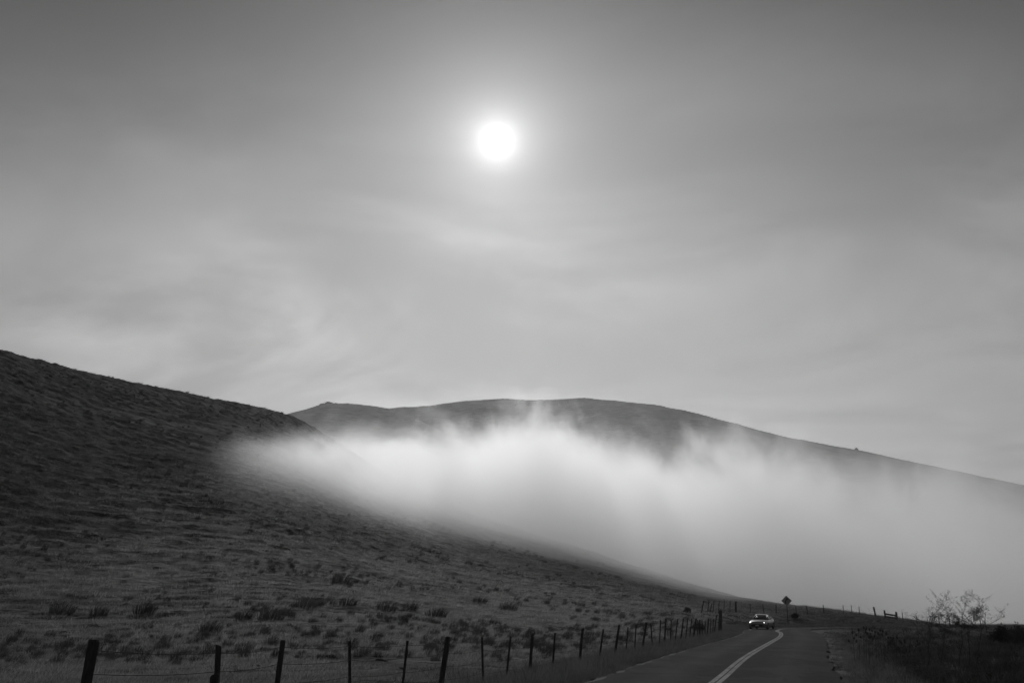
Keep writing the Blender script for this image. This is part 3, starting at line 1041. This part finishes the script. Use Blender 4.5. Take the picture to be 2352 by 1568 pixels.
# bunchgrass tussocks leaning with the wind
src = [tuft_mesh("bunchgrass_plant", 110, 0.24, 0.52, 0.35, 0.016, (0.30, 0.02), 0.42, M_TUFT) for _ in range(4)]
x, y = polar_pts(8000, -0.56, 0.36, 33, 255, 0.75)
d = road_dist(x, y)
ok = (d > 6.5) & left_of_road(x, y) & (fbm(x / 14.0, y / 14.0, 3) + 0.25 * (rng.random(len(x)) - 0.5) > -0.02)
x, y = x[ok], y[ok]
z = gz(x, y) + relief(x, y)
scatter("bunchgrass", np.stack([x, y, z], 1), rng.uniform(0.25, 0.9, len(x)) * (0.85 + np.hypot(x, y) / 300), rng.uniform(-0.5, 0.5, len(x)), src)

# tall pale grass of the verge between fence and road
src = [tuft_mesh("verge_plant", 90, 0.34, 0.55, 0.4, 0.010, (0.12, 0.0), 0.5, M_VERGE) for _ in range(4)]
x = []; y = []
seg = np.hypot(*(road_xy[1:] - road_xy[:-1]).T); cum = np.concatenate([[0], np.cumsum(seg)])
for k in range(15000):
    sarc = random.uniform(0, cum[-1])
    i = min(int(np.searchsorted(cum, sarc)) - 1, len(seg) - 1); i = max(i, 0)
    p = Vector(road_xy[i]).lerp(Vector(road_xy[i + 1]), (sarc - cum[i]) / seg[i])
    if not (8 < p.y < 118): continue
    td = (Vector(road_xy[i + 1]) - Vector(road_xy[i])).normalized()
    off = -(2.95 + abs(random.gauss(0.5, 1.0)))
    q = p + Vector((td.y, -td.x)) * off
    x.append(q.x); y.append(q.y)
x, y = np.array(x), np.array(y)
ok = road_dist(x, y) > 2.85
x, y = x[ok], y[ok]
z = gz(x, y) + relief(x, y)
dd = road_dist(x, y)
scatter("verge_grass", np.stack([x, y, z], 1), rng.uniform(0.45, 1.05, len(x)) * np.clip((dd - 2.3) / 1.6, 0.3, 1.0), rng.uniform(0, 6.28, len(x)), src)

# dark weeds to the right of the road
src = [weed_mesh("weed_plant", 16, 0.42, 0.62, M_WEED) for _ in range(4)] + [tuft_mesh("weed_grass", 90, 0.34, 0.6, 0.4, 0.012, (0.05, 0.0), 0.55, M_WEED) for _ in range(2)]
a = rng.uniform(0.20, 0.60, 20000); r = 11 * (110 / 11) ** rng.random(20000)
x, y = r * np.sin(a), r * np.cos(a)
right = np.zeros(len(x), bool)
rx = np.interp(y, road_xy[:, 1], road_xy[:, 0])
dd = road_dist(x, y)
ok = (x > rx) & (dd > 3.7) & (y < 100) & ~((y > 85) & (dd < 6))
ok &= (y < 95)
x, y, dd = x[ok], y[ok], dd[ok]
z = gz(x, y) + relief(x, y)
scatter("roadside_weeds", np.stack([x, y, z], 1), rng.uniform(0.22, 0.58, len(x)) * np.clip((dd - 2.3) / 3.0, 0.35, 1.0), rng.uniform(0, 6.28, len(x)), src)

# pale dry grass among the weeds by the road edge
src = [tuft_mesh("pale_plant", 60, 0.26, 0.4, 0.5, 0.010, (-0.1, -0.1), 0.8, M_VERGE) for _ in range(3)]
x, y = polar_pts(6000, 0.24, 0.55, 14, 85)
dd = road_dist(x, y)
ok = (dd > 2.85) & (x > np.interp(y, road_xy[:, 1], road_xy[:, 0])) & ((dd < 4.6) | (rng.random(len(x)) < 0.12))
x, y = x[ok], y[ok]
z = gz(x, y) + relief(x, y)
scatter("pale_verge_grass", np.stack([x, y, z], 1), rng.uniform(0.4, 0.95, len(x)) * np.clip((road_dist(x, y) - 2.2) / 1.6, 0.35, 1.0), rng.uniform(0, 6.28, len(x)), src)

# ------------------------------------------------------------------ rocks on the slope, one by one
def rock(name, loc, size, label, group=None, cat="rock", seed=0):
    rnd = random.Random(seed)
    bm = bmesh.new()
    bmesh.ops.create_icosphere(bm, subdivisions=2, radius=1.0)
    ph = [rnd.uniform(0, 6) for _ in range(6)]
    for v in bm.verts:
        c = v.co
        k = 1 + 0.22 * math.sin(2.3 * c.x + ph[0]) * math.cos(2.1 * c.y + ph[1]) + 0.14 * math.sin(4.1 * c.z + ph[2] + 2 * c.x) + rnd.uniform(-0.07, 0.07)
        v.co = Vector((c.x * k * size[0], c.y * k * size[1], max(c.z, -0.5) * k * size[2]))
    me = bpy.data.meshes.new(name); bm.to_mesh(me); bm.free()
    me.materials.append(M_ROCK)
    o = bpy.data.objects.new(name, me); COL.objects.link(o)
    o.location = loc; o.rotation_euler = (0, 0, rnd.uniform(0, 6.28))
    return tag(o, label, cat, group)


def on_ground(px, py):
    """march a sight line to the ground it meets"""
    d = ray(px, py); d = d / math.hypot(d.x, d.y)
    r = np.arange(12, 300, 0.25)
    xx, yy = d.x * r, d.y * r
    zz = gz(xx, yy) + relief(xx, yy)
    hit = np.nonzero(zz > EYE + d.z * r)[0]
    i = hit[0] if len(hit) else int(np.argmin(np.abs(zz - (EYE + d.z * r))))
    return Vector((xx[i], yy[i], zz[i]))


SC = 0.9408
rocks = [(153, 1543), (167, 1452), (308, 1475), (364, 1448), (451, 1499), (310, 1526), (159, 1545), (370, 1532), (265, 1554), (320, 1567), (627, 1629), (619, 1626), (838, 1559), (873, 1566),
         (980, 1632), (811, 1607), (558, 1484), (703, 1527), (1260, 1520), (930, 1612), (255, 1577), (820, 1495), (1118, 1566), (1020, 1438), (600, 1300), (505, 1210), (560, 1330), (380, 1390)]
for i, (u, v) in enumerate(rocks):
    p = on_ground(u * SC, v * SC)
    s = random.uniform(0.07, 0.14) * (1 + p.y / 110); p.z -= s * 0.25
    rock("field_rock", p, (s * 1.7, s, s * 0.75), "small dark rock lying in the short hillside grass", "dark rocks scattered on the hillside", seed=i)
p = on_ground(1579, 1404)
rock("boulder", p, (0.46, 0.4, 0.36), "rounded dark boulder on the slope above the leaning fence posts", seed=91)
p = P(735, 931, 545)

def skyline_rocks(cands, dist, zoff, label, group):
    for i, (u, v, s) in enumerate(cands):
        q = P(u, v, dist)
        rock("outcrop_rock", (q.x, q.y, q.z - s * 0.35), (s * 1.3, s, s * 0.9), label, group, seed=200 + i)
skyline_rocks([(728, 936, 1.6), (733, 933, 1.8), (738, 931, 2.0), (743, 930, 1.6), (752, 928, 1.7), (757, 927, 1.9), (763, 928, 1.3), (771, 928, 1.3), (780, 928.5, 1.1), (798, 929, 1.2)],
              545 * math.cos(azim(760)), 0, "dark rock on the crest of the low rocky hill behind fog", "rocks on the rocky hill's crest")
q = P(1967, 1034, 680 * math.cos(azim(1967)))
rock("crag", (q.x, q.y, q.z - 1.0), (1.6, 1.6, 2.6), "single pointed rock on the long falling ridge at right", seed=301)
q = P(1155, 917, 755 * math.cos(azim(1155)))
rock("summit_rock", (q.x, q.y, q.z - 1.2), (3.6, 2.0, 1.7), "low flat rock on the summit of the far hill", seed=302)

# ------------------------------------------------------------------ single tussocks near the fence
tus = [(1100, 1386), (655, 1418), (725, 1395), (797, 1390), (480, 1452), (560, 1425), (140, 1408), (225, 1413), (330, 1408), (885, 1404), (1165, 1402), (940, 1400), (700, 1398), (620, 1422), (1000, 1418), (780, 1340)]
tsrc = [tuft_mesh("tussock", 170, 0.34, 0.62, 0.35, 0.018, (0.32, 0.02), 0.45, M_TUFT) for _ in range(3)]
for i, (u, v) in enumerate(tus):
    p = on_ground(u, v)
    o = bpy.data.objects.new("grass_tussock", tsrc[i % 3].data); COL.objects.link(o)
    o.location = p; s = random.uniform(0.9, 1.5) * (0.8 + p.y / 160); o.scale = (s * 1.1, s, s * 0.9); o.rotation_euler = (0, 0, random.uniform(-0.4, 0.4))
    tag(o, "dark bunchgrass tussock leaning in the wind on the slope", "grass clump", "large tussocks on the lower hillside")

# ------------------------------------------------------------------ tall dry weeds, bushes
def stalk_plant(name, foot, top, spread, n_br, label, group=None, bushy=1.0, seed=0, first=0.45):
    """dead umbel-bearing weed: bare stem, forking branches, small seed tufts"""
    rnd = random.Random(seed)
    foot, top = Vector(foot), Vector(top)
    root = empty(name, foot)
    tag(root, label, "dry weed", group)
    H = (top - foot)
    V, Fc = [], []
    main = []
    for k in range(7):
        s = k / 6
        main.append(H * s + Vector((rnd.uniform(-1, 1), rnd.uniform(-1, 1), 0)) * 0.025 * H.length * math.sin(math.pi * s))
    add_ring_tube(V, Fc, main, [0.016 * (1 - 0.75 * k / 6) + 0.002 for k in range(7)], 5, False)
    mesh_obj("stem", V, Fc, M_STALK, root)
    V, Fc = [], []; LV, LF = [], []
    def seeds(p, n, sz):
        for _ in range(n):
            d = Vector((rnd.gauss(0, 1), rnd.gauss(0, 1), rnd.gauss(0.2, 0.8))).normalized()
            l = sz * rnd.uniform(0.5, 1.3); e = d.cross(Vector((rnd.random(), rnd.random(), 1))).normalized() * l * 0.35
            b = p + Vector((rnd.gauss(0, 1), rnd.gauss(0, 1), rnd.gauss(0, 1))) * sz * 0.8
            i = len(LV)
            LV.extend([b, b + d * l * 0.5 + e, b + d * l, b + d * l * 0.5 - e]); LF.append((i, i + 1, i + 2, i + 3))
    def grow(b, d, l, rad, lev):
        pts = [b]; p = b.copy(); dd = d.copy()
        for k in range(4):
            dd = (dd + Vector((rnd.uniform(-0.25, 0.25), rnd.uniform(-0.25, 0.25), rnd.uniform(-0.08, 0.14)))).normalized()
            p = p + dd * l / 4; pts.append(p.copy())
        add_ring_tube(V, Fc, pts, [rad, rad * 0.85, rad * 0.7, rad * 0.55, rad * 0.35], 4, False)
        if lev < 2:
            for q in range(rnd.randint(3, 5)):
                j = rnd.choice((1, 2, 3, 3, 4))
                nd = (dd + Vector((rnd.uniform(-1.1, 1.1), rnd.uniform(-1.1, 1.1), rnd.uniform(-0.35, 0.5)))).normalized()
                grow(pts[j], nd, l * rnd.uniform(0.4, 0.65), rad * 0.6, lev + 1)
        for q in pts[2:]:
            if rnd.random() < 0.6: seeds(q, int(2 * bushy) + 1, 0.020)
        seeds(pts[-1], int(4 * bushy) + 2, 0.026)
    for k in range(n_br):
        s = first + (1 - first) * (k + 0.5) / n_br
        b = H * s
        a = rnd.uniform(0, 6.28)
        d = Vector((math.cos(a) * 1.0, math.sin(a) * 0.7, rnd.uniform(0.25, 0.9))).normalized()
        grow(b, d, spread * rnd.uniform(0.6, 1.1) * (1.15 - 0.5 * s), 0.0055, 0)
    mesh_obj("branches", V, Fc, M_STALK, root)["kind"] = "stuff"
    mesh_obj("seed_tufts", LV, LF, M_BUSH, root)["kind"] = "stuff"
    return root


WY = 30.0
specs = [(2127, 2137, 1413, 0.85, 9, 0.55, "leftmost tall dry weed at right, bushy twiggy top"),
         (2158, 2172, 1424, 0.55, 6, 0.55, "short dry weed between two taller ones at right roadside"),
         (2198, 2212, 1406, 0.9, 9, 0.5, "tallest forked dry weed in the middle of the right cluster"),
         (2226, 2224, 1420, 0.6, 8, 0.55, "upright dry weed with a dense dark tangle at its top"),
         (2236, 2264, 1408, 0.9, 8, 0.55, "rightmost tall dry weed leaning right with long bare branches")]
for i, (bx, tx, ty, spd, nb, fst, lab) in enumerate(specs):
    yy = WY + random.uniform(-2, 2)
    xx = gx(bx, yy, 1520)
    g = ground_z(xx, yy)
    stalk_plant("tall_dry_weed", (xx, yy, g - 0.05), P(tx, ty, yy), spd, nb, lab, "tall dry weeds at the right roadside", 0.9 if i != 3 else 1.8, 40 + i, fst)


def seedhead(name, px, py, yy, label, group, seed):
    rnd = random.Random(seed)
    xx = gx(px + rnd.uniform(-4, 4), yy, 1500)
    g = ground_z(xx, yy)
    tp = P(px, py, yy)
    root = empty(name, (xx, yy, g - 0.03)); tag(root, label, "seedhead weed", group)
    H = tp - Vector((xx, yy, g - 0.03))
    V, Fc = [], []
    add_ring_tube(V, Fc, [(0, 0, 0), H * 0.5 + Vector((0.02 * rnd.uniform(-1, 1), 0, 0)), H], [0.009, 0.007, 0.005], 4, False)
    heads = [H]
    for k in range(rnd.randint(1, 3)):
        b = H * rnd.uniform(0.6, 0.85); e = b + Vector((rnd.uniform(-0.22, 0.22), rnd.uniform(-0.1, 0.1), rnd.uniform(0.08, 0.2)))
        add_ring_tube(V, Fc, [b, b.lerp(e, 0.5) + Vector((0, 0, -0.02)), e], [0.005, 0.004, 0.004], 4, False); heads.append(e)
    mesh_obj("stem", V, Fc, M_STALK, root)
    for h in heads:
        V, Fc = [], []
        l = rnd.uniform(0.05, 0.075)
        add_ring_tube(V, Fc, [h + Vector((0, 0, q * l)) for q in (-0.6, -0.2, 0.25, 0.7, 1.0)], [0.012, 0.032, 0.034, 0.022, 0.004], 7, True, 0, 0.25)
        mesh_obj("seed_head", V, Fc, M_STALK, root)


heads = [(1958, 1452), (1972, 1446), (1984, 1441), (1990, 1443), (1997, 1446), (2003, 1448), (2010, 1451), (2017, 1454), (2022, 1447), (2027, 1449), (1993, 1456), (2040, 1464), (2052, 1465), (2060, 1463), (2066, 1472), (2077, 1470), (2070, 1476), (2112, 1477)]
for i, (u, v) in enumerate(heads):
    lab = "dry weed stalk with dark oval seed heads in the cluster right of the road" if u < 2035 else "dry stalk with a dark seed head standing apart from the denser cluster"
    grp = "seedhead weeds in the cluster" if u < 2035 else "seedhead weeds standing apart"
    seedhead("seedhead_weed", u, v, 33 + random.uniform(-3, 3), lab, grp, 500 + i)


def bush(name, foot, rx, h, label, seed, spiky):
    """low evergreen-like bush: dense dark mass with upright spiky shoots round its outline"""
    rnd = random.Random(seed)
    root = empty(name, foot); tag(root, label, "bush")
    V, Fc = [], []; SV, SF = [], []
    for k in range(60):
        a = rnd.uniform(0, 6.28); rr = math.sqrt(rnd.random())
        ex = Vector((math.cos(a) * rr * rx, math.sin(a) * rr * rx * 0.8, 0))
        tp = ex + Vector((ex.x * 0.15, ex.y * 0.1, h * (1 - 0.55 * rr ** 2) * rnd.uniform(0.7, 1.0 + spiky)))
        b = ex * 0.25
        add_ring_tube(SV, SF, [b, b.lerp(tp, 0.5) + ex * 0.15, tp], [0.02, 0.012, 0.004], 4, False)
        for q in range(70):
            s = rnd.uniform(0.15, 1.02)
            p = b.lerp(tp, s) + ex * 0.3 * s * (1 - s) + Vector((rnd.gauss(0, 1), rnd.gauss(0, 1), rnd.gauss(0, 1))) * 0.055
            d = Vector((rnd.gauss(0, 0.6), rnd.gauss(0, 0.6), rnd.uniform(0.2, 1.0))).normalized()
            l = rnd.uniform(0.06, 0.14); e = d.cross(Vector((rnd.random(), rnd.random(), 0.3))).normalized() * l * 0.28
            i = len(V)
            V += [p, p + d * l * 0.5 + e, p + d * l, p + d * l * 0.5 - e]; Fc.append((i, i + 1, i + 2, i + 3))
    mesh_obj("stems", SV, SF, M_STALK, root)["kind"] = "stuff"
    mesh_obj("foliage", V, Fc, M_BUSH, root)["kind"] = "stuff"


for (u0, u1, top, yy, lab, sd) in ((2277, 2326, 1436, 52, "smaller spiky dark bush near the right edge", 71), (2312, 2400, 1430, 50, "larger dense dark bush cut by the right edge", 72)):
    xa, xb = gx(u0, yy), gx(u1, yy)
    xm = (xa + xb) / 2
    g = ground_z(xm, yy)
    hh = P((u0 + u1) / 2, top, yy).z - g
    bush("spiky_bush", (xm, yy, g - 0.03), (xb - xa) / 2, hh * 0.92, lab, sd, 0.14)
p = on_ground(1603, 1451)
bush("fence_bush", p, 0.5, 0.6, "low dark bush among the fence posts before the corner post", 73, 0.05)
p = on_ground(1826, 1420)
bush("sign_bush", p, 0.32, 0.42, "small dark bush at the foot of the warning sign", 74, 0.05)

# ------------------------------------------------------------------ fog bank in the valley
M_FOG, t = new_mat("valley_fog")
tc = t.n.new("ShaderNodeTexCoord")
pos = tc.outputs["Object"]
sp3 = t.n.new("ShaderNodeSeparateXYZ"); t.l.new(pos, sp3.inputs[0])
X, Y, Z = sp3.outputs
xn = t.maprange(X, -150, 450, 0, 1, "LINEAR")
def xz(x, z): return ((x + 150) / 600, z / 100)
rise = t.math("MULTIPLY", t.curve(xn, [((x_ + 150) / 600, e_ * 4) for x_, e_ in ((-150, 0.06), (-60, 0.128), (-45, 0.162), (-35, 0.160), (-28, 0.154), (-15, 0.157), (6, 0.178), (24, 0.150), (52, 0.135), (77, 0.112), (100, 0.086), (130, 0.070), (450, 0.03))]), 0.25)
top = t.math("MINIMUM", t.math("ADD", 1.5, t.math("MULTIPLY", Y, rise)), 74.0)      # its upper side climbs with the valley, away from the road
near = t.math("MULTIPLY", t.curve(xn, [((x_ + 150) / 600, y_ / 400) for x_, y_ in ((-150, 390), (-62, 270), (-52, 195), (-44, 155), (-36, 128), (-29, 114), (-20, 120), (-10, 135), (3, 148), (12, 148), (20, 138), (30, 126), (60, 120), (110, 112), (450, 105))]), 400.0)
nbig = t.noise(t.vmath("MULTIPLY", pos, (1.0, 0.6, 0.75)), 0.030, 3, 0.55, 0.6)
nfin = t.noise(t.vmath("MULTIPLY", pos, (1.0, 0.6, 0.7)), 0.095, 5, 0.68, 1.6)
warp = t.math("MULTIPLY", t.math("SUBTRACT", nbig, 0.5), 26.0)
into = t.math("ADD", t.math("SUBTRACT", Y, near), warp)          # metres behind the near edge, where the fog creeps up the slope
crown = top
amp = t.math("MULTIPLY", t.maprange(into, 0.0, 90.0, 0.28, 1.0, "LINEAR"), t.maprange(X, -50.0, 0.0, 0.42, 1.0))
edge = t.math("MULTIPLY", amp, t.math("ADD", t.math("MULTIPLY", t.math("SUBTRACT", nbig, 0.5), 50.0), t.math("MULTIPLY", t.math("SUBTRACT", nfin, 0.5), 50.0)))
depth = t.math("SUBTRACT", t.math("ADD", crown, edge), Z)
dtop = t.maprange(depth, t.math("MULTIPLY", amp, -6.0), t.math("MULTIPLY", amp, 10.0), 0.0, 1.0)
dfront = t.maprange(into, -16.0, 60.0, 0.0, 1.0)
dback = t.maprange(Y, 400.0, 480.0, 1.0, 0.0)
dens = t.math("MULTIPLY", t.math("MULTIPLY", t.math("POWER", dtop, 1.5), t.math("POWER", dfront, 1.2)), dback)
vol = t.n.new("ShaderNodeVolumePrincipled")
vol.inputs["Color"].default_value = (0.99, 0.99, 0.99, 1)
mist = t.math("MULTIPLY", t.math("MULTIPLY", t.maprange(Z, 35.0, 88.0, 1.0, 0.0), t.maprange(Y, 240.0, 340.0, 0.0, 1.0)), t.math("MULTIPLY", dback, t.maprange(nbig, 0.3, 0.7, 0.3, 1.4)))
t.put(vol.inputs["Density"], t.math("ADD", t.math("MULTIPLY", t.math("MULTIPLY", dens, t.math("MULTIPLY", t.maprange(X, 15.0, 80.0, 1.0, 0.6), t.maprange(X, -30.0, 0.0, 1.45, 1.0))), t.maprange(Y, 190.0, 290.0, 0.042, 0.0135)), t.math("MULTIPLY", mist, 0.0022)))
vol.inputs["Anisotropy"].default_value = 0.7
o_ = t.n.new("ShaderNodeOutputMaterial"); t.l.new(vol.outputs[0], o_.inputs["Volume"])
plan = [(-45, 88), (-160, 290), (-140, 480), (480, 480), (480, 92), (60, 92)]
zlo, zt = -32.0, [46, 92, 104, 92, 30, 24]
V = [(a, b, zlo) for a, b in plan] + [(a, b, zt[i]) for i, (a, b) in enumerate(plan)]
k = len(plan)
fog = mesh_obj("fog_bank", V, [tuple(reversed(range(k))), tuple(range(k, 2 * k))] + [(i, (i + 1) % k, k + (i + 1) % k, k + i) for i in range(k)], M_FOG)
bm = bmesh.new(); bm.from_mesh(fog.data); bmesh.ops.triangulate(bm, faces=bm.faces); bmesh.ops.recalc_face_normals(bm, faces=bm.faces); bm.to_mesh(fog.data); bm.free()
tag(fog, "white fog bank lying in the valley between the hills", "fog", None, "stuff")

# ------------------------------------------------------------------ thin haze in all the air
M_HAZE, t = new_mat("thin_haze")
vol = t.n.new("ShaderNodeVolumePrincipled")
vol.inputs["Color"].default_value = (0.95, 0.95, 0.95, 1)
vol.inputs["Density"].default_value = 0.00013
vol.inputs["Anisotropy"].default_value = 0.6
o_ = t.n.new("ShaderNodeOutputMaterial"); t.l.new(vol.outputs[0], o_.inputs["Volume"])
hb = [(-1450, -1450, -60), (1450, -1450, -60), (1450, 1450, -60), (-1450, 1450, -60), (-1450, -1450, 210), (1450, -1450, 210), (1450, 1450, 210), (-1450, 1450, 210)]
haze = mesh_obj("haze", hb, [(0, 3, 2, 1), (4, 5, 6, 7), (0, 1, 5, 4), (1, 2, 6, 5), (2, 3, 7, 6), (3, 0, 4, 7)], M_HAZE)
tag(haze, "thin pale haze filling the air", "haze", None, "stuff")
